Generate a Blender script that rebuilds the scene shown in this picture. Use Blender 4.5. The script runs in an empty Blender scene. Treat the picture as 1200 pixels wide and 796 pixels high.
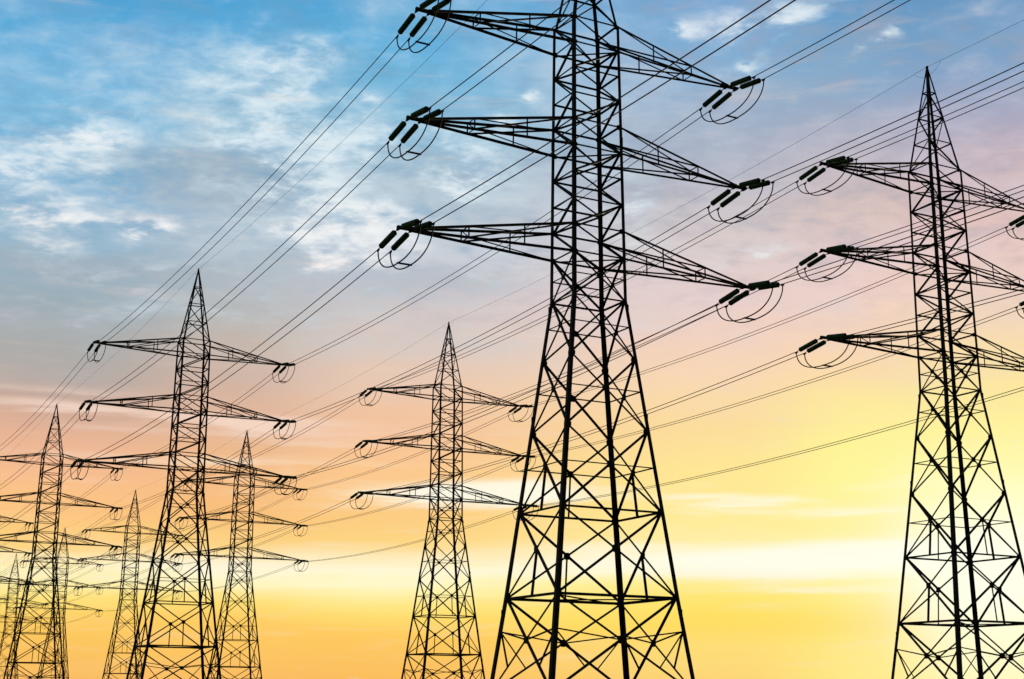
import bpy, bmesh, math, random
from mathutils import Vector, Matrix

random.seed(7)
R = math.radians
S = bpy.context.scene
COL = S.collection

# ------------------------------------------------------------------ camera
CAM_H = 1.7
cam_data = bpy.data.cameras.new('camera')
cam = bpy.data.objects.new('camera', cam_data)
COL.objects.link(cam)
cam_data.sensor_width = 36.0
cam_data.lens = 1667.93 / 1200.0 * 36.0
cam_data.clip_start = 0.1
cam_data.clip_end = 20000.0
cam.matrix_world = (Matrix.Translation((0, 0, CAM_H)) @ Matrix.Rotation(R(90 + 14.193), 4, 'X')
                    @ Matrix.Rotation(0.005, 4, 'Z'))
S.camera = cam

# ------------------------------------------------------------------ exposure
S.view_settings.view_transform = 'Standard'
S.view_settings.look = 'None'
S.view_settings.exposure = 0.0
S.view_settings.gamma = 1.0
S.view_settings.use_curve_mapping = False
S.cycles.use_adaptive_sampling = True
S.cycles.adaptive_threshold = 0.02
S.cycles.adaptive_min_samples = 24
S.cycles.max_bounces = 4

# ------------------------------------------------------------------ sun
SUN_AZ, SUN_EL = 17.8, 4.0
sun_data = bpy.data.lights.new('sun', 'SUN')
sun_data.energy = 2.0
sun_data.angle = R(0.6)
sun_data.color = (1.0, 0.78, 0.5)
sun = bpy.data.objects.new('sun', sun_data)
COL.objects.link(sun)
sd = Vector((math.sin(R(SUN_AZ)) * math.cos(R(SUN_EL)), math.cos(R(SUN_AZ)) * math.cos(R(SUN_EL)), math.sin(R(SUN_EL))))
sun.rotation_euler = sd.to_track_quat('Z', 'Y').to_euler()
sun.location = sd * 500

# ------------------------------------------------------------------ sky (world)
BRIGHT = [
    (-10.0, 24.0, 3.77, 1.68, 0.45),
    (-7.7, 21.4, 3.09, 1.34, 0.55),
    (-11.1, 18.5, 3.77, 0.47, 0.30),
    (-6.1, 18.5, 2.74, 1.01, 0.50),
    (-19.3, 19.5, 3.09, 1.34, 0.30),
    (-1.5, 22.6, 2.40, 1.34, 0.40),
    (-4.5, 25.6, 1.71, 0.67, 0.30),
    (3.6, 20.6, 1.37, 1.34, 0.40),
    (9.6, 25.4, 1.71, 0.67, 0.35),
    (-12.9, 24.2, 3.09, 1.17, 0.20),
    (-8.2, 25.4, 1.71, 0.84, 0.35),
    (-10.9, 21.7, 2.74, 0.84, 0.50),
    (-8.3, 20.0, 1.71, 1.01, 0.60),
    (-17.1, 20.2, 1.71, 0.47, 0.45),
    (-7.2, 17.4, 2.06, 0.54, 0.60),
    (-3.7, 21.9, 2.06, 1.01, 0.50),
    (-13.1, 16.7, 2.06, 0.27, 0.45),
    (-17.4, 15.9, 2.74, 0.20, 0.35),
    (-0.4, 21.0, 1.37, 1.01, 0.50),
    (3.6, 17.9, 2.06, 0.67, 0.50),
    (-16.3, 23.7, 2.40, 0.67, 0.20),
    (-20.1, 21.3, 2.06, 0.87, 0.55),
    (-16.8, 21.7, 1.89, 1.07, 0.80),
    (-18.0, 21.1, 1.03, 0.47, 0.40),
    (-18.9, 18.4, 2.57, 0.87, 0.90),
    (-15.0, 18.1, 1.20, 0.37, 0.90),
    (-20.3, 20.0, 1.71, 0.54, 0.60),
    (-19.1, 17.2, 2.06, 0.20, 0.50),
    (-9.5, 24.8, 2.06, 1.34, 0.40),
    (-10.8, 23.1, 1.54, 0.74, 0.55),
    (-9.8, 21.0, 1.37, 0.84, 0.75),
    (-6.5, 18.9, 2.06, 1.07, 1.00),
    (-5.0, 18.0, 1.37, 0.60, 0.90),
    (-1.7, 20.8, 1.10, 0.74, 0.95),
    (-6.0, 23.8, 0.48, 0.27, 0.60),
    (1.0, 24.0, 0.62, 0.20, 0.90),
    (-0.4, 22.9, 1.03, 0.34, 0.60),
    (-6.3, 22.5, 1.37, 0.74, 0.50),
    (-13.0, 26.0, 4.12, 1.17, 0.15),
    (11.6, 26.6, 1.54, 0.67, 1.00),
    (15.5, 25.3, 0.69, 0.27, 1.10),
    (7.6, 26.5, 0.69, 0.50, 0.80),
    (10.4, 24.8, 0.51, 0.40, 0.65),
    (5.2, 19.7, 1.03, 1.51, 0.80),
    (10.8, 17.7, 1.54, 0.40, 0.60),
    (8.5, 17.0, 1.37, 0.47, 0.50),
    (14.0, 26.9, 1.37, 0.27, 0.60),
]
CREST = [
    (15.6, 25.3, 1.17, 0.34, 1.05),
    (14.9, 25.0, 1.71, 0.54, 0.35),
    (11.6, 26.6, 2.13, 0.80, 1.00),
    (8.9, 26.6, 1.37, 0.54, 0.55),
    (7.6, 26.4, 0.89, 0.60, 0.70),
    (10.4, 24.7, 0.75, 0.47, 0.60),
    (-15.0, 18.1, 1.30, 0.37, 1.15),
    (-18.9, 18.3, 2.40, 0.50, 1.15),
    (-16.8, 21.4, 1.71, 0.60, 1.00),
    (-19.8, 21.0, 1.71, 0.34, 0.70),
    (-6.2, 19.5, 2.06, 0.40, 0.70),
    (-7.9, 17.7, 1.37, 0.27, 0.60),
    (-11.0, 22.9, 1.37, 0.34, 0.50),
    (-20.2, 20.2, 1.37, 0.27, 0.70),
    (-7.2, 18.4, 1.37, 0.54, 0.95),
    (-5.4, 19.0, 1.20, 0.60, 0.95),
    (-1.5, 20.7, 0.96, 0.60, 1.00),
    (1.0, 24.0, 0.82, 0.27, 0.85),
    (-9.8, 21.0, 0.96, 0.47, 0.90),
    (-9.3, 24.7, 1.54, 0.47, 0.60),
    (4.9, 19.7, 0.75, 1.01, 0.75),
    (10.8, 17.7, 1.71, 0.37, 0.50),
    (8.5, 16.9, 1.71, 0.40, 0.50),
    (-0.4, 22.9, 0.86, 0.27, 0.60),
    (-18.8, 17.2, 1.71, 0.17, 0.70),
]
GREY = [
    (-14.0, 20.7, 4.12, 1.34, 0.50),
    (-4.4, 20.7, 2.06, 0.74, 0.70),
    (-8.0, 19.6, 1.71, 0.54, 0.50),
    (-16.8, 16.4, 5.49, 0.47, 0.50),
    (-1.4, 16.5, 4.12, 0.60, 0.50),
    (-15.5, 12.9, 5.49, 0.67, 0.35),
    (-12.7, 22.4, 1.03, 0.67, 0.40),
    (-6.3, 23.0, 1.03, 0.40, 0.50),
    (10.2, 23.7, 2.40, 0.67, 0.50),
    (14.6, 25.0, 2.06, 0.54, 0.50),
    (-14.7, 20.1, 3.77, 1.21, 0.80),
    (-10.8, 19.4, 3.09, 0.94, 0.60),
    (-18.7, 15.9, 7.55, 0.87, 0.70),
    (-19.5, 14.4, 5.14, 0.67, 0.60),
    (-4.3, 16.3, 4.12, 1.21, 0.40),
    (-9.3, 17.3, 2.06, 0.60, 0.50),
    (-1.5, 19.3, 2.74, 0.84, 0.50),
    (1.4, 21.6, 2.06, 1.01, 0.40),
    (14.5, 23.7, 4.12, 1.34, 0.35),
]
STREAK = [
    (9.3, 7.6, 2.57, 0.30, 0.85),
    (6.9, 7.8, 1.71, 0.20, 0.50),
    (11.8, 5.3, 5.83, 0.57, 1.15),
    (12.7, 4.2, 6.86, 0.20, 0.40),
    (-1.3, 8.0, 3.77, 0.37, 1.45),
    (1.1, 8.4, 2.06, 0.27, 0.50),
    (-18.3, 10.9, 4.46, 0.20, 0.80),
    (-15.0, 10.7, 5.14, 0.17, 0.60),
    (-9.3, 10.6, 3.09, 0.30, 0.80),
    (-18.3, 11.5, 5.49, 0.20, 0.35),
    (-10.9, 9.1, 5.49, 0.20, 0.35),
    (-9.1, 5.0, 13.72, 0.67, 0.50),
    (-5.2, 9.9, 5.49, 0.17, 0.35),
    (13.9, 7.2, 3.09, 0.17, 0.50),
    (-16.3, 10.2, 5.49, 0.13, 0.35),
    (3.5, 5.9, 2.74, 0.27, 0.50),
]
SKY_COLUMNS = [
    (-17.2, [(26.3, 72, 162, 214), (24.8, 88, 172, 221), (23.2, 125, 188, 226), (21.6, 130, 190, 225), (20.0, 125, 183, 220), (18.3, 140, 180, 208), (16.7, 150, 180, 198), (15.1, 155, 174, 184), (13.4, 170, 173, 173), (12.1, 182, 172, 166), (10.8, 205, 170, 152), (9.5, 236, 183, 150), (8.2, 249, 191, 142), (6.9, 253, 198, 130), (5.6, 254, 210, 125), (5.0, 255, 232, 160), (4.5, 255, 244, 190), (3.7, 255, 230, 130), (2.9, 255, 208, 102), (2.1, 253, 198, 94), (0.7, 251, 190, 102)]),
    (-11.5, [(27.0, 76, 163, 213), (25.4, 98, 174, 220), (23.8, 140, 192, 222), (22.1, 165, 200, 220), (20.5, 175, 192, 205), (18.8, 185, 198, 210), (17.2, 183, 194, 203), (15.5, 182, 185, 187), (13.8, 195, 182, 172), (12.1, 212, 180, 162), (10.4, 228, 182, 150), (8.8, 245, 190, 137), (7.1, 250, 192, 124), (5.8, 253, 212, 130), (5.0, 255, 242, 195), (4.4, 255, 248, 200), (3.7, 255, 225, 120), (3.0, 255, 205, 100), (0.7, 252, 190, 100)]),
    (-5.3, [(27.5, 80, 166, 216), (25.8, 100, 178, 222), (24.2, 120, 185, 220), (22.5, 150, 195, 220), (20.8, 170, 195, 210), (19.2, 188, 202, 212), (17.5, 200, 205, 213), (15.8, 205, 200, 203), (14.0, 218, 200, 190), (12.3, 235, 200, 175), (10.6, 245, 195, 155), (8.9, 252, 200, 145), (7.2, 253, 205, 130), (5.9, 254, 215, 130), (5.1, 255, 245, 200), (4.2, 255, 248, 190), (3.4, 255, 228, 120), (2.7, 255, 203, 95), (0.7, 252, 190, 95)]),
    (8.8, [(27.3, 90, 160, 210), (25.7, 115, 170, 212), (24.1, 140, 178, 210), (22.4, 156, 176, 199), (20.8, 178, 182, 196), (19.1, 203, 196, 200), (17.4, 222, 206, 203), (15.7, 235, 208, 203), (14.0, 245, 212, 190), (12.3, 251, 218, 175), (10.6, 253, 222, 155), (8.9, 255, 231, 150), (7.2, 255, 236, 148), (5.9, 255, 240, 170), (5.3, 255, 255, 235), (4.3, 255, 235, 130), (3.4, 255, 225, 100), (2.8, 255, 222, 100), (2.0, 254, 222, 120), (0.8, 253, 215, 120)]),
    (13.9, [(26.9, 95, 155, 202), (25.3, 112, 166, 206), (23.7, 135, 172, 205), (22.1, 168, 175, 195), (20.4, 196, 183, 188), (18.8, 219, 197, 191), (17.1, 228, 204, 202), (15.5, 243, 211, 198), (13.8, 250, 215, 182), (12.5, 252, 222, 167), (11.1, 254, 235, 156), (9.8, 255, 243, 150), (8.5, 255, 246, 147), (7.2, 255, 242, 150), (6.2, 255, 240, 145), (5.7, 255, 255, 232), (4.9, 255, 254, 225), (4.4, 255, 240, 130), (3.4, 255, 228, 98), (2.7, 255, 224, 95), (2.1, 255, 231, 118), (0.8, 255, 234, 130)]),
    (18.1, [(26.4, 95, 150, 195), (24.8, 110, 160, 200), (23.2, 140, 165, 200), (21.6, 178, 172, 192), (20.0, 206, 182, 188), (18.4, 226, 194, 188), (16.8, 235, 203, 195), (15.2, 245, 213, 190), (13.5, 250, 222, 175), (11.9, 253, 230, 160), (10.3, 254, 240, 150), (8.6, 255, 248, 155), (7.0, 255, 253, 180), (5.4, 255, 255, 225), (3.8, 255, 255, 220), (2.3, 255, 250, 185), (0.8, 255, 248, 180)]),
]


def lin(c):
    c /= 255.0
    return c / 12.92 if c <= 0.04045 else ((c + 0.055) / 1.055) ** 2.4

world = bpy.data.worlds.new('World')
S.world = world
world.use_nodes = True
world.cycles.sampling_method = 'MANUAL'
world.cycles.sample_map_resolution = 512
NT = world.node_tree
NT.nodes.clear()

class V:
    """a float socket of the world tree with arithmetic"""
    def __init__(s, k): s.k = k
    def __add__(a, b): return op('ADD', a, b)
    def __radd__(a, b): return op('ADD', b, a)
    def __sub__(a, b): return op('SUBTRACT', a, b)
    def __rsub__(a, b): return op('SUBTRACT', b, a)
    def __mul__(a, b): return op('MULTIPLY', a, b)
    def __rmul__(a, b): return op('MULTIPLY', b, a)
    def __truediv__(a, b): return op('DIVIDE', a, b)

def put(inp, v):
    if isinstance(v, V): NT.links.new(v.k, inp)
    else: inp.default_value = v

def op(name, a, b=None, c=None, clamp=False):
    n = NT.nodes.new('ShaderNodeMath'); n.operation = name; n.use_clamp = clamp
    put(n.inputs[0], a)
    if b is not None: put(n.inputs[1], b)
    if c is not None: put(n.inputs[2], c)
    return V(n.outputs[0])

def vec(x, y, z):
    n = NT.nodes.new('ShaderNodeCombineXYZ')
    put(n.inputs[0], x); put(n.inputs[1], y); put(n.inputs[2], z)
    return n.outputs[0]

def step(v, lo, hi):
    n = NT.nodes.new('ShaderNodeMapRange'); n.interpolation_type = 'SMOOTHSTEP'
    put(n.inputs[0], v); n.inputs[1].default_value = lo; n.inputs[2].default_value = hi
    return V(n.outputs[0])

def ramp(v, stops):
    n = NT.nodes.new('ShaderNodeValToRGB'); put(n.inputs[0], v)
    e = n.color_ramp.elements
    while len(e) < len(stops): e.new(0.5)
    for el, (p, c) in zip(e, sorted(stops)):
        el.position = p
    for el, (p, c) in zip(e, sorted(stops)):
        el.position = p; el.color = (c[0], c[1], c[2], 1)
    return n.outputs[0]

def mix(f, a, b, mode='MIX'):
    n = NT.nodes.new('ShaderNodeMix'); n.data_type = 'RGBA'; n.blend_type = mode
    put(n.inputs['Factor'], f)
    for k, v in ((6, a), (7, b)):
        if isinstance(v, tuple): n.inputs[k].default_value = (*v, 1)
        else: NT.links.new(v, n.inputs[k])
    return n.outputs[2]

def noise(v, scale, detail=6, rough=0.55, dist=0.0):
    n = NT.nodes.new('ShaderNodeTexNoise'); NT.links.new(v, n.inputs['Vector'])
    n.inputs['Scale'].default_value = scale; n.inputs['Detail'].default_value = detail
    n.inputs['Roughness'].default_value = rough; n.inputs['Distortion'].default_value = dist
    return V(n.outputs[0])

def rgb(r, g, b): return (lin(r), lin(g), lin(b))

tc = NT.nodes.new('ShaderNodeTexCoord')
sep = NT.nodes.new('ShaderNodeSeparateXYZ')
NT.links.new(tc.outputs['Generated'], sep.inputs[0])
X, Y, Z = (V(sep.outputs[i]) for i in range(3))
az = op('ARCTAN2', X, Y) * (180 / math.pi)
el = op('ARCSINE', Z) * (180 / math.pi)

# cloud-layer coordinates: the view ray where it meets a flat layer overhead
zc = op('MAXIMUM', Z, 0.0) + 0.16
flat = vec(X / zc, Y / zc * 1.2, 0.0)
n_big = noise(flat, 1.6, 5, 0.5)
n_mid = noise(flat, 4.2, 9, 0.60, 0.35)
n_fine = noise(flat, 11.0, 9, 0.62, 0.25)
n_tiny = noise(flat, 27.0, 6, 0.55, 0.3)
band = vec(az * 0.045, el * 0.62, 3.0)
n_band = noise(band, 1.0, 7, 0.58, 0.3)
n_band2 = noise(vec(az * 0.16, el * 1.5, 9.0), 1.0, 6, 0.6, 0.4)

# the colours of the dusk sky: four meridians, each a ramp over elevation
el_w = el + (n_band - 0.5) * 1.3
azs, cols = [], []
def pos(e): return min(1.0, max(0.0, (e + 5) / 95.0))
for a, stops in SKY_COLUMNS:
    st = [(pos(e), rgb(r, g, b)) for e, r, g, b in stops]
    low = min(stops)
    st += [(pos(0.0), rgb(*[c * 0.97 for c in low[1:]])), (pos(-4), rgb(120, 95, 75)),
           (pos(36), rgb(62, 135, 190)), (pos(55), rgb(45, 100, 160)), (pos(90), rgb(34, 78, 135))]
    azs.append(a)
    cols.append(ramp((el_w + 5) / 95.0, st))
sky = cols[0]
for i in range(1, len(azs)):
    sky = mix(step(az, azs[i - 1], azs[i]), sky, cols[i])

# soft mottling of thin high cloud
sky = mix(step(el, 9, 20) * 0.5 * step(n_mid * 0.6 + n_big * 0.4, 0.42, 0.68), sky, mix(step(az, -5, 12), rgb(196, 215, 228), rgb(205, 205, 222)))

waz = az + (n_mid - 0.5) * 4.0 + (n_fine - 0.5) * 4.0
wel = el + (n_fine - 0.5) * 2.2 + (n_mid - 0.5) * 1.4
puff = (n_mid * 0.34 + n_fine * 0.40 + n_tiny * 0.26 - 0.5) * 2.6 + 0.5
def blobs(tab, a, e):
    t = None
    for a0, e0, sa, se, amp in tab:
        da = (a - a0) * (1 / sa); de = (e - e0) * (1 / se)
        g = op('EXPONENT', (da * da + de * de) * -0.8) * amp
        t = g if t is None else t + g
    return op('MINIMUM', t, 1.3)

g_grey = blobs(GREY, waz, wel)
d_grey = step(puff * 0.45 + n_big * 0.45 + g_grey * 0.42, 0.5, 1.0) * step(el, 9, 14)
sky = mix(d_grey * 0.8, sky, mix(step(el, 13, 19), rgb(172, 170, 174), mix(step(az, -2, 8), rgb(160, 180, 195), rgb(176, 177, 185))))

g_white = blobs(BRIGHT, waz, wel)
# thin sheet, then soft cloud, then the bright crests of it
veil = step(puff, 0.40, 1.0) * step(el, 12.5, 16) * (0.8 + 0.55 * step(4.0 - az, 0, 9) * step(25.5 - el, 0, 3))
sky = mix(veil * 0.42, sky, mix(step(az, -2, 10), rgb(200, 219, 230), rgb(216, 211, 214)))
crest = (n_fine * 0.66 + n_tiny * 0.34 - 0.5) * 3.0 + 0.5
g_lim = op('MINIMUM', g_white, 1.0)
d_soft = step(puff * 0.8 + g_lim * 0.55, 0.50, 1.05)
sky = mix(d_soft * 0.62, sky, mix(step(el, 14, 22), rgb(228, 224, 226), rgb(194, 220, 234)))
d_white = step(crest * 0.42 + puff * 0.42 + g_lim * 0.62, 0.82, 1.34)
c_white = mix(step(el, 14, 22), rgb(252, 244, 240), rgb(232, 243, 247))
sky = mix(d_white * 0.85, sky, c_white)
g_core = blobs(CREST, az + (waz - az) * 0.6, el + (wel - el) * 0.6)
d_core = step(crest * 0.62 + g_core * 0.62, 0.66, 1.32)
sky = mix(d_core * 0.88, sky, mix(step(el, 14, 22), rgb(253, 246, 242), rgb(240, 245, 248)))
# darker, shaded bellies between the crests
d_dark = step(0.95 - crest * 0.35 - puff * 0.55, 0.38, 0.92) * step(el + op('MINIMUM', az, 0.0) * 0.12, 12.5, 19)
sky = mix(d_dark * (1.0 - d_core) * 0.56, sky, mix(step(az, -6, 9), rgb(108, 160, 195), rgb(162, 166, 181)))

saz = az + (n_mid - 0.5) * 4.0
sel = el + (n_band2 - 0.5) * 0.9 + (n_band - 0.5) * 0.5
g_str = blobs(STREAK, saz, sel)
d_str = step(n_band2 * 0.8 + n_band * 0.3 + g_str * 0.5, 0.56, 1.12)
c_str = mix(step(el, 8.9, 10.2), rgb(255, 254, 236), rgb(246, 218, 200))
sky = mix(d_str * 0.88, sky, c_str)

# faint darker and lighter strata near the horizon
sky = mix(step(n_band2, 0.48, 0.75) * 0.09 * step(8.5 - el, 0, 5), sky, rgb(246, 176, 84))

# glow of the low sun behind thin cloud
ga = (az - SUN_AZ - 0.8) * (1 / 4.6); ge = (el - 4.8) * (1 / 3.6)
glow = op('EXPONENT', (ga * ga + ge * ge) * -1.0)
sky = mix(glow * 0.75, sky, (1.05, 1.03, 0.86))

# away from the sunset the physical sky takes over
nish = NT.nodes.new('ShaderNodeTexSky')
nish.sky_type = 'NISHITA'; nish.sun_disc = False
nish.sun_elevation = R(SUN_EL); nish.sun_rotation = R(SUN_AZ)
nish.altitude = 100; nish.air_density = 1.2; nish.dust_density = 1.5
bg1 = NT.nodes.new('ShaderNodeBackground'); NT.links.new(nish.outputs[0], bg1.inputs[0]); bg1.inputs[1].default_value = 0.08
bg2 = NT.nodes.new('ShaderNodeBackground'); NT.links.new(sky, bg2.inputs[0]); bg2.inputs[1].default_value = 1.0
ms = NT.nodes.new('ShaderNodeMixShader')
NT.links.new((1.0 - step(op('ABSOLUTE', az - 4.0), 45, 105)).k, ms.inputs[0])
NT.links.new(bg1.outputs[0], ms.inputs[1]); NT.links.new(bg2.outputs[0], ms.inputs[2])
wo = NT.nodes.new('ShaderNodeOutputWorld'); NT.links.new(ms.outputs[0], wo.inputs[0])

# ------------------------------------------------------------------ materials
def material(name, color, rough=0.6, metal=0.0, var=None, scale=3.0, bump=0.0, spec=0.5):
    m = bpy.data.materials.new(name); m.use_nodes = True
    nt = m.node_tree; b = nt.nodes['Principled BSDF']
    b.inputs['Base Color'].default_value = (*color, 1)
    b.inputs['Roughness'].default_value = rough; b.inputs['Metallic'].default_value = metal
    b.inputs['Specular IOR Level'].default_value = spec
    if var:
        t = nt.nodes.new('ShaderNodeTexCoord'); n = nt.nodes.new('ShaderNodeTexNoise')
        n.inputs['Scale'].default_value = scale; n.inputs['Detail'].default_value = 8
        r = nt.nodes.new('ShaderNodeValToRGB')
        r.color_ramp.elements[0].position = 0.35; r.color_ramp.elements[1].position = 0.68
        r.color_ramp.elements[0].color = (*color, 1); r.color_ramp.elements[1].color = (*var, 1)
        nt.links.new(t.outputs['Object'], n.inputs['Vector']); nt.links.new(n.outputs[0], r.inputs[0])
        nt.links.new(r.outputs[0], b.inputs['Base Color'])
        if bump:
            bp = nt.nodes.new('ShaderNodeBump'); bp.inputs['Strength'].default_value = bump
            nt.links.new(n.outputs[0], bp.inputs['Height']); nt.links.new(bp.outputs[0], b.inputs['Normal'])
    return m

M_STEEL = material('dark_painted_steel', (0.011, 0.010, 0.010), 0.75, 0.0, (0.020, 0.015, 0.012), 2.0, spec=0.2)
M_GLAZE = material('green_glazed_porcelain', (0.045, 0.105, 0.040), 0.7, 0.0, (0.065, 0.125, 0.05), 5.0, spec=0.12)
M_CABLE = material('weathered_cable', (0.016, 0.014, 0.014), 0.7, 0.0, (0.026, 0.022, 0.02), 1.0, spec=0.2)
M_CONC = material('concrete', (0.28, 0.27, 0.25), 0.9, 0.0, (0.36, 0.35, 0.32), 6.0, 0.3)
M_GRASS = material('meadow_grass', (0.035, 0.05, 0.018), 0.95, 0.0, (0.075, 0.07, 0.03), 0.35, 0.4)

# ------------------------------------------------------------------ helpers
def link(name, me, parent=None, mats=()):
    o = bpy.data.objects.new(name, me); COL.objects.link(o)
    if parent: o.parent = parent
    for m in mats: me.materials.append(m)
    return o

def obj(name, bm, mats, parent=None, smooth=False):
    me = bpy.data.meshes.new(name)
    bmesh.ops.recalc_face_normals(bm, faces=bm.faces)
    bm.to_mesh(me); bm.free()
    if smooth:
        for p in me.polygons: p.use_smooth = True
    return link(name, me, parent, mats if isinstance(mats, (list, tuple)) else (mats,))

def empty(name, loc, rz=0.0):
    o = bpy.data.objects.new(name, None); COL.objects.link(o)
    o.location = loc; o.rotation_euler = (0, 0, rz); o.empty_display_size = 1.0
    return o

def tag(o, label, cat, group=None, kind=None):
    o['label'] = label; o['category'] = cat
    if group: o['group'] = group
    if kind: o['kind'] = kind

def angle_bar(bm, p0, p1, n, s=0.09, t=0.012, jit=0.004, flip=1):
    """a steel L-section from p0 to p1; one flange lies in the plane with outward normal n, the other points inward"""
    p0, p1, n = Vector(p0), Vector(p1), Vector(n)
    d = (p1 - p0).normalized()
    n = (n - d * n.dot(d)).normalized()
    u = d.cross(n) * flip
    off = n * random.uniform(-jit, jit)
    prof = [(0, 0), (s, 0), (s, -t), (t, -t), (t, -s), (0, -s)]
    a = [bm.verts.new(p0 + off + u * (x - s * 0.5) + n * y) for x, y in prof]
    b = [bm.verts.new(p1 + off + u * (x - s * 0.5) + n * y) for x, y in prof]
    for i in range(6):
        j = (i + 1) % 6
        bm.faces.new((a[i], a[j], b[j], b[i]))
    bm.faces.new(a); bm.faces.new(b[::-1])

def leg_bar(bm, p0, p1, f1, f2, s0, s1, t=0.02):
    """a corner L-section: the vertex edge runs p0-p1 and the flanges point along f1 and f2"""
    rings = []
    for p, s in ((Vector(p0), s0), (Vector(p1), s1)):
        prof = [(0, 0), (s, 0), (s, t), (t, t), (t, s), (0, s)]
        rings.append([bm.verts.new(p + Vector(f1) * x + Vector(f2) * y) for x, y in prof])
    a, b = rings
    for i in range(6):
        j = (i + 1) % 6
        bm.faces.new((a[i], a[j], b[j], b[i]))
    bm.faces.new(a); bm.faces.new(b[::-1])

def box(bm, c, ax, ay, az_):
    c, ax, ay, az_ = map(Vector, (c, ax, ay, az_))
    vs = [bm.verts.new(c + ax * i + ay * j + az_ * k) for i in (-1, 1) for j in (-1, 1) for k in (-1, 1)]
    for f in ((0, 1, 3, 2), (4, 6, 7, 5), (0, 4, 5, 1), (2, 3, 7, 6), (0, 2, 6, 4), (1, 5, 7, 3)):
        bm.faces.new([vs[i] for i in f])

def plate(bm, c, n, s, t=0.012):
    c, n = Vector(c), Vector(n).normalized()
    u = n.cross(Vector((0, 0, 1))).normalized(); w = n.cross(u)
    cut = s * 0.55
    ring = [(s, -cut), (s, cut), (cut, s), (-cut, s), (-s, cut), (-s, -cut), (-cut, -s), (cut, -s)]
    a = [bm.verts.new(c + u * x + w * y + n * (t + 0.008)) for x, y in ring]
    b = [bm.verts.new(c + u * x + w * y - n * (t + 0.02)) for x, y in ring]
    bm.faces.new(a); bm.faces.new(b[::-1])
    for i in range(8):
        j = (i + 1) % 8
        bm.faces.new((a[i], a[j], b[j], b[i]))

def tube(bm, pts, r, seg=6):
    pts = [Vector(p) for p in pts]
    prev = None
    for i, p in enumerate(pts):
        d = (pts[min(i + 1, len(pts) - 1)] - pts[max(i - 1, 0)]).normalized()
        u = d.cross(Vector((0, 0, 1)))
        if u.length < 1e-4: u = Vector((1, 0, 0))
        u.normalize(); w = u.cross(d)
        ring = [bm.verts.new(p + (u * math.cos(2 * math.pi * k / seg) + w * math.sin(2 * math.pi * k / seg)) * r) for k in range(seg)]
        if prev:
            for k in range(seg):
                bm.faces.new((prev[k], prev[(k + 1) % seg], ring[(k + 1) % seg], ring[k]))
        else: bm.faces.new(ring[::-1])
        prev = ring
    bm.faces.new(prev)

# ------------------------------------------------------------------ ground
def build_ground():
    bm = bmesh.new()
    N = 96
    ext = [(-1 + 2 * i / N) for i in range(N + 1)]
    cs = [math.copysign(abs(t) ** 2.6, t) * 9000 for t in ext]
    rnd = random.Random(3)
    grid = []
    for y in cs:
        row = []
        for x in cs:
            d = math.hypot(x, y)
            h = -0.15 + 0.12 * math.sin(x * 0.05) * math.cos(y * 0.043) + rnd.uniform(-0.05, 0.05)
            row.append(bm.verts.new((x, y, h - 0.000002 * d)))
        grid.append(row)
    for j in range(N):
        for i in range(N):
            bm.faces.new((grid[j][i], grid[j][i + 1], grid[j + 1][i + 1], grid[j + 1][i]))
    o = obj('ground', bm, M_GRASS, smooth=True)
    tag(o, 'dark grassy plain under the pylons', 'ground', kind='structure')
build_ground()

# ------------------------------------------------------------------ tower
# local frame: +x = along the cross arms to the photo's left, +y = along the line, towards the camera
Z = CAM_H
ARM_OUT = (11.265, 11.659, 12.066)
ARM_Z = tuple(z + Z for z in (38.097, 31.372, 24.870))
LV = {0: 39.617, 1: 37.9625, 4: 33.066, 5: 31.407, 8: 26.539, 9: 24.877}
LV[2] = LV[1] + (LV[4] - LV[1]) / 3; LV[3] = LV[1] + (LV[4] - LV[1]) * 2 / 3
LV[6] = LV[5] + (LV[8] - LV[5]) / 3; LV[7] = LV[5] + (LV[8] - LV[5]) * 2 / 3
LV.update({10: 22.287, 11: 18.782, 12: 14.628, 13: 10.070, 14: 5.395, 15: 0.35})
LV = {k: v + Z for k, v in LV.items()}
APEX = 48.3 + Z
W0, W10, W14, RB = 1.5413, 1.7061, 3.7739, 0.7417
def half(z):
    if z >= LV[0]: return max(0.05, W0 * (APEX - z) / (APEX - LV[0]))
    if z >= LV[10]: return W10 + (W0 - W10) * (z - LV[10]) / (LV[0] - LV[10])
    w = W10 + (W14 - W10) * (z - LV[10]) / (LV[14] - LV[10])
    return w + max(0.0, LV[14] - z) * 0.014
SG = {'L': (1, -1), 'm': (1, 1), 'k': (-1, -1), 'r': (-1, 1)}    # left, front, back and right corner
def P(c, z):
    w = half(z)
    return Vector((SG[c][0] * w, SG[c][1] * w * RB, z))
FACES = {'left': ('L', 'm', (1, 0, 0)), 'front': ('m', 'r', (0, 1, 0)), 'right': ('r', 'k', (-1, 0, 0)), 'back': ('k', 'L', (0, -1, 0))}
# corners whose even levels carry the zigzag of each face
EVEN = {'left': 'L', 'front': 'm', 'right': 'k', 'back': 'L'}

LINK, INS, STRING, DROP = 0.48, 1.86, 2.78, 0.42        # metres along an insulator string

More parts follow.
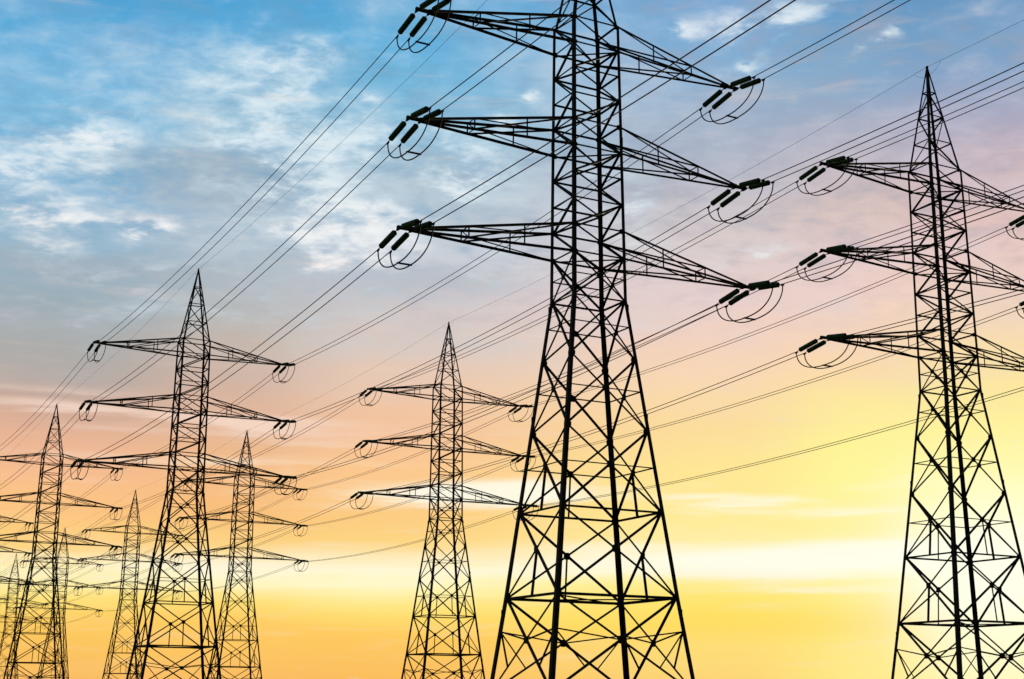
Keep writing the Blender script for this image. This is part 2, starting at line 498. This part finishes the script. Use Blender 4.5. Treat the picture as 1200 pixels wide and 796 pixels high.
def insulator_mesh():
    """one string along +y from its hanging point: shackle, ribbed porcelain, end cap and wire clamp"""
    bm = bmesh.new()
    prof = [(0.06, LINK - 0.06, 1), (0.07, LINK, 1)]
    n = 13
    for i in range(n):
        y = LINK + 0.02 + INS * i / n; h = INS / n
        prof += [(0.115, y, 0), (0.168, y + h * 0.25, 0), (0.172, y + h * 0.60, 0), (0.118, y + h * 0.85, 0)]
    e = LINK + INS + 0.02
    prof += [(0.07, e, 1), (0.05, e + 0.07, 1), (0.012, e + 0.08, 1)]
    prof = [(0.012, LINK - 0.07, 1)] + prof
    seg = 12
    prev = None
    for r, y, m in prof:
        ring = [bm.verts.new((r * math.cos(2 * math.pi * k / seg), y, r * math.sin(2 * math.pi * k / seg))) for k in range(seg)]
        if prev:
            for k in range(seg):
                f = bm.faces.new((prev[k], prev[(k + 1) % seg], ring[(k + 1) % seg], ring[k])); f.material_index = m
        prev = ring
    k0 = len(bm.faces)
    tube(bm, [(0, 0, 0), (0, LINK - 0.05, 0)], 0.028, 6)
    box(bm, (0, 0.1, 0), (0.05, 0, 0), (0, 0.07, 0), (0, 0, 0.045))
    tube(bm, [(0, e + 0.05, 0), (0, STRING + 0.1, 0)], 0.024, 6)
    box(bm, (0, STRING - 0.03, -0.05), (0.035, 0, 0), (0, 0.13, 0), (0, 0, 0.06))
    bm.faces.ensure_lookup_table()
    for f in bm.faces[k0:]: f.material_index = 1
    bmesh.ops.recalc_face_normals(bm, faces=bm.faces)
    me = bpy.data.meshes.new('insulator'); bm.to_mesh(me); bm.free()
    for p in me.polygons: p.use_smooth = p.material_index == 0
    me.materials.append(M_GLAZE); me.materials.append(M_STEEL)
    return me
INS_ME = insulator_mesh()
PITCH = math.asin(DROP / STRING)
S_B = STRING * math.cos(PITCH)
TIP_B = 0.10          # strings start this far from the arm's centre line

def jumper_mesh():
    bm = bmesh.new()
    b1 = S_B + TIP_B - 0.02
    pts = []
    for i in range(29):
        th = math.pi * i / 28
        c = math.cos(th)
        pts.append((0, math.copysign(abs(c) ** 0.82, c) * b1, -DROP - 0.04 - 1.52 * math.sin(th) ** 0.92))
    tube(bm, pts, 0.040, 6)
    me = bpy.data.meshes.new('jumper_wire'); bm.to_mesh(me); bm.free(); me.materials.append(M_CABLE)
    return me
JUMP_ME = jumper_mesh()

def make_tower(name):
    T = empty(name, (0, 0, 0))
    # four legs
    for c in 'Lmkr':
        sx, sy = SG[c]
        bm = bmesh.new()
        f1, f2 = (-sx, 0, 0), (0, -sy, 0)
        stages = [(0.12, LV[14], 0.265, 0.255), (LV[14], LV[12], 0.255, 0.235), (LV[12], LV[10], 0.235, 0.215),
                  (LV[10], LV[5], 0.205, 0.20), (LV[5], LV[0], 0.20, 0.185)]
        for z0, z1, s0, s1 in stages:
            leg_bar(bm, P(c, z0) + Vector((sx * s0 * 0.4, sy * s0 * 0.4, 0)), P(c, z1 + 0.02) + Vector((sx * s1 * 0.4, sy * s1 * 0.4, 0)), f1, f2, s0, s1)
        for z in (LV[14] - 0.9, LV[12] + 0.7, LV[10] - 0.5, LV[5] + 0.7):      # splice plates on the leg
            p = P(c, z) + Vector((sx * 0.09, sy * 0.09, 0))
            box(bm, p + Vector((-sx * 0.09, sy * 0.012, 0)), (0.075, 0, 0), (0, 0.010, 0), (0, 0, 0.3))
            box(bm, p + Vector((sx * 0.012, -sy * 0.09, 0)), (0.010, 0, 0), (0, 0.075, 0), (0, 0, 0.3))
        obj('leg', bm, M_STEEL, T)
        bm = bmesh.new()
        p = P(c, 0.0)
        bmesh.ops.create_cone(bm, cap_ends=True, segments=20, radius1=0.5, radius2=0.42, depth=0.75, matrix=Matrix.Translation((p.x, p.y, -0.05)))
        obj('footing', bm, M_CONC, T)
    # lattice of each face
    for fname, (a, b, n) in FACES.items():
        bm = bmesh.new()
        n = Vector(n)
        nn = n.copy()
        for k in range(0, 10):
            angle_bar(bm, P(a, LV[k]), P(b, LV[k]), nn, 0.10)
        for k in range(0, 9):
            e = EVEN[fname]; o = b if e == a else a
            c0, c1 = (e, o) if k % 2 == 0 else (o, e)
            angle_bar(bm, P(c0, LV[k]), P(c1, LV[k + 1]), nn, 0.115)
        for k in range(9, 15):
            z0, z1 = LV[k], LV[k + 1]
            w0, w1 = half(z0), half(z1)
            t = w0 / (w0 + w1); zc_ = z0 + (z1 - z0) * t
            s = (0.105, 0.11, 0.115, 0.12, 0.12, 0.12)[k - 9]
            angle_bar(bm, P(a, z0), P(b, z1), nn, s, flip=1)
            angle_bar(bm, P(b, z0), P(a, z1), nn, s, flip=-1)
            mid = (P(a, zc_) + P(b, zc_)) / 2
            plate(bm, mid, n, (0.16, 0.17, 0.18, 0.19, 0.20, 0.20)[k - 9])
            if k <= 12:                                     # thin ring at the crossing
                angle_bar(bm, P(a, zc_), P(b, zc_), nn, 0.065)
            if k in (10, 13, 14):
                angle_bar(bm, P(a, z0), P(b, z0), nn, (0.10, 0, 0, 0.115, 0.15)[k - 10])
            if k in (12, 13):                               # hanger down to the next horizontal
                angle_bar(bm, mid, (P(a, z1) + P(b, z1)) / 2, nn, 0.115)
            if k == 14:                                     # secondary members of the bottom panel
                zr = z0 + (z1 - z0) * 0.355
                for c, o in ((a, b), (b, a)):
                    angle_bar(bm, P(c, zr), mid, nn, 0.075)
                    low = mid.lerp(P(c, z1), 0.52)
                    angle_bar(bm, P(c, zr), low, nn, 0.08)
        for k in (0, 1, 4, 5, 8, 9, 11, 12, 13, 14):        # node plates at the legs
            for c, o in ((a, b), (b, a)):
                p = P(c, LV[k]); q = P(o, LV[k])
                plate(bm, p + (q - p).normalized() * 0.12, n, 0.12 if k < 10 else 0.16)
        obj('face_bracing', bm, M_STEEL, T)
    # level cross frames inside the body
    for k in (1, 5, 9, 14):
        bm = bmesh.new()
        z = LV[k] - 0.02
        angle_bar(bm, P('L', z), P('r', z), (0, 0, 1), 0.07)
        angle_bar(bm, P('m', z - 0.03), P('k', z - 0.03), (0, 0, 1), 0.07)
        obj('cross_frame', bm, M_STEEL, T)
    # peak
    bm = bmesh.new()
    for c in 'Lmkr':
        sx, sy = SG[c]
        leg_bar(bm, P(c, LV[0] + 0.02), P(c, APEX), (-sx, 0, 0), (0, -sy, 0), 0.17, 0.12, 0.018)
    zs = [LV[0] + (APEX - LV[0]) * f for f in (0, 0.25, 0.5, 0.74)]
    for fname, (a, b, n) in FACES.items():
        for i, z in enumerate(zs):
            if i: angle_bar(bm, P(a, z), P(b, z), n, 0.09)
            if i < 3:
                c0, c1 = (a, b) if (i % 2 == 0) == (fname in ('left', 'right')) else (b, a)
                angle_bar(bm, P(c0, z), P(c1, zs[i + 1]), n, 0.09)
    box(bm, (0, 0, APEX), (0.06, 0, 0), (0, 0.09, 0), (0, 0, 0.06))
    obj('peak', bm, M_STEEL, T)
    # earth wire loop at the peak
    bm = bmesh.new()
    pts = [(0, -1.45 + 2.9 * i / 16, APEX - 0.04 - 0.75 * math.sin(math.pi * i / 16) ** 0.8) for i in range(17)]
    tube(bm, pts, 0.010, 5)
    obj('earth_wire_loop', bm, M_CABLE, T)
    # six cross arms with their insulators
    for i in range(3):
        zt, zl = LV[4 * i], LV[4 * i + 1]
        for s, (cn, cf) in ((1, ('m', 'L')), (-1, ('r', 'k'))):
            bm = bmesh.new()
            out = ARM_OUT[i]; ai = out - 0.78; tz = ARM_Z[i]
            def chord(c, top, f):
                p = P(c, zt if top else zl)
                e = Vector((s * ai, SG[c][1] * 0.10, tz + (0.09 if top else -0.03)))
                return p.lerp(e, f)
            st1, st2 = 0.315, 0.66
            for c in (cn, cf):
                ny = (0, SG[c][1], 0)
                angle_bar(bm, chord(c, 1, 0), chord(c, 1, 1), ny, 0.13, 0.018)
                angle_bar(bm, chord(c, 0, 0), chord(c, 0, 1), ny, 0.13, 0.018)
                for f in (st1, st2):
                    angle_bar(bm, chord(c, 1, f), chord(c, 0, f), ny, 0.095)
                angle_bar(bm, chord(c, 1, 0), chord(c, 0, st2), ny, 0.09)
            # plan bracing, upper and lower plane
            angle_bar(bm, chord(cf, 1, 0), chord(cn, 1, st2), (0, 0, 1), 0.075)
            angle_bar(bm, chord(cf, 0, 0), chord(cn, 0, st2), (0, 0, -1), 0.075)
            for top in (0, 1):
                angle_bar(bm, chord(cn, top, st2), chord(cf, top, st2), (0, 0, 1), 0.075)
            angle_bar(bm, chord(cn, 0, st2), chord(cf, 1, st2), (s, 0, 0), 0.06)
            # tip: flat beam that carries the strings
            box(bm, (s * (out - 0.42), 0, tz + 0.03), (0.50, 0, 0), (0, 0.085, 0), (0, 0, 0.09))
            box(bm, (s * (out - 0.95), 0, tz + 0.03), (0.25, 0, 0), (0, 0.13, 0), (0, 0, 0.11))
            for aa in (out, out - 0.75):
                box(bm, (s * (aa - 0.03), 0, tz - 0.05), (0.035, 0, 0), (0, 0.16, 0), (0, 0, 0.07))
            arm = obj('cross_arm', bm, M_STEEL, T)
            for aa in (out - 0.03, out - 0.78):
                for d in (1, -1):
                    o = link('insulator', INS_ME, arm)
                    o.location = (s * aa, d * TIP_B, tz - 0.02)
                    o.rotation_euler = (-PITCH, 0, 0 if d == 1 else math.pi)
                o = link('jumper_wire', JUMP_ME, arm)
                o.location = (s * aa, 0, tz - 0.02)
            bm = bmesh.new()
            tube(bm, [(s * (out + 0.04), 0, tz - 2.0), (s * (out - 0.85), 0, tz - 2.0)], 0.055, 6)
            obj('jumper_spacer', bm, M_CABLE, arm)
    return T

def dup(o, parent=None):
    c = o.copy(); COL.objects.link(c); c.parent = parent
    for ch in list(o.children): dup(ch, c)
    return c

PSI, YAW, SPAN = 0.4775, 0.4775 + 0.0167, 88.869
A1, B1 = Vector((4.4083, 79.3657, 0)), Vector((32.4724, 103.0538, 0))
LINE = Vector((-math.sin(PSI), math.cos(PSI), 0))

TOWERS = {
    ('A', 1): 'tallest black lattice pylon in front, its peak cut off by the top of the picture',
    ('A', 2): 'tall black lattice pylon left of centre, next behind the tallest pylon',
    ('A', 3): 'black lattice pylon near the left edge, its upper left arm tip cut off',
    ('A', 4): 'distant pylon beyond the left edge, only tips of its right cross arms in view',
    ('B', 1): 'big black lattice pylon at the right edge, its right cross arm tips cut off',
    ('B', 2): 'mid-sized lattice pylon standing between the tall left pylon and the tallest front pylon',
    ('B', 3): 'slim lattice pylon just right of the tall left pylon, partly hidden by it',
    ('B', 4): 'small far lattice pylon just left of the tall left pylon',
    ('B', 5): 'small far pylon whose peak rises beside the right leg of the left edge pylon',
    ('B', 6): 'tiny far pylon at far left, its pointed peak clear of all others',
    ('B', 7): 'farthest pylon, almost wholly outside the left edge with only right arm tips showing',
}
def base(row, k): return (A1 if row == 'A' else B1) + LINE * SPAN * (k - 1)

proto = make_tower('transmission_tower')
first = True
for (row, k), label in TOWERS.items():
    t = proto if first else dup(proto)
    first = False
    t.location = base(row, k)
    t.rotation_euler = (0, 0, YAW + math.pi)
    tag(t, label, 'pylon', 'lattice pylons of the two parallel power lines')

# ------------------------------------------------------------------ conductors
U = Vector((-math.cos(YAW), -math.sin(YAW), 0))          # towards the photo's left along the arms
B = Vector((-math.sin(YAW), math.cos(YAW), 0))           # along the line, away from the camera
def clamp(row, k, side, i, inner, d):
    out = ARM_OUT[i] - 0.03 - 0.75 * inner
    return base(row, k) + U * side * out + B * d * (TIP_B + S_B) + Vector((0, 0, ARM_Z[i] - 0.02 - DROP))
ORD = ['zeroth', 'first', 'second', 'third', 'fourth', 'fifth', 'sixth', 'seventh', 'eighth']
ROWN = {'A': 'left-hand row', 'B': 'right-hand row'}
LEVEL = ['upper', 'middle', 'lower']
def span_points(p, q, sag, n=44):
    out = []
    for j in range(n + 1):
        t = j / n
        v = p.lerp(q, t); v.z -= 4 * sag * t * (1 - t)
        out.append(v)
    return out

for row, last in (('A', 5), ('B', 8)):
    for k in range(0, last):
        for side in (1, -1):
            sn = 'left' if side == 1 else 'right'
            for i in range(3):
                origin = (clamp(row, k, side, i, 0, 1) + clamp(row, k + 1, side, i, 0, -1)) / 2
                e = empty('conductor_bundle', origin)
                for inner in (0, 1):
                    bm = bmesh.new()
                    pts = span_points(clamp(row, k, side, i, inner, 1), clamp(row, k + 1, side, i, inner, -1), 1.12)
                    tube(bm, [p - origin for p in pts], 0.028, 6)
                    obj('wire', bm, M_CABLE, e, smooth=True)
                if k == 0:
                    lab = f'twin wires from {LEVEL[i]} {sn} arm of first {ROWN[row]} pylon out past the picture edge'
                else:
                    lab = f'twin wires from {LEVEL[i]} {sn} arm of {ORD[k]} to {ORD[k+1]} pylon in {ROWN[row]}'
                tag(e, lab, 'power line', 'twin conductor wires strung between the pylons')
        if k == 0:
            lab = f'thin single wire from peak of first {ROWN[row]} pylon out past the picture edge'
        else:
            lab = f'thin single wire between peaks of {ORD[k]} and {ORD[k+1]} pylon in {ROWN[row]}'
        bm = bmesh.new()
        p = base(row, k) + Vector((0, 0, APEX)); q = base(row, k + 1) + Vector((0, 0, APEX))
        pts = span_points(p, q, 0.9)
        tube(bm, [v - p for v in pts], 0.013, 5)
        o = obj('earth_wire', bm, M_CABLE, smooth=True)
        o.location = p
        tag(o, lab, 'wire', 'single earth wires strung between the pylon peaks')
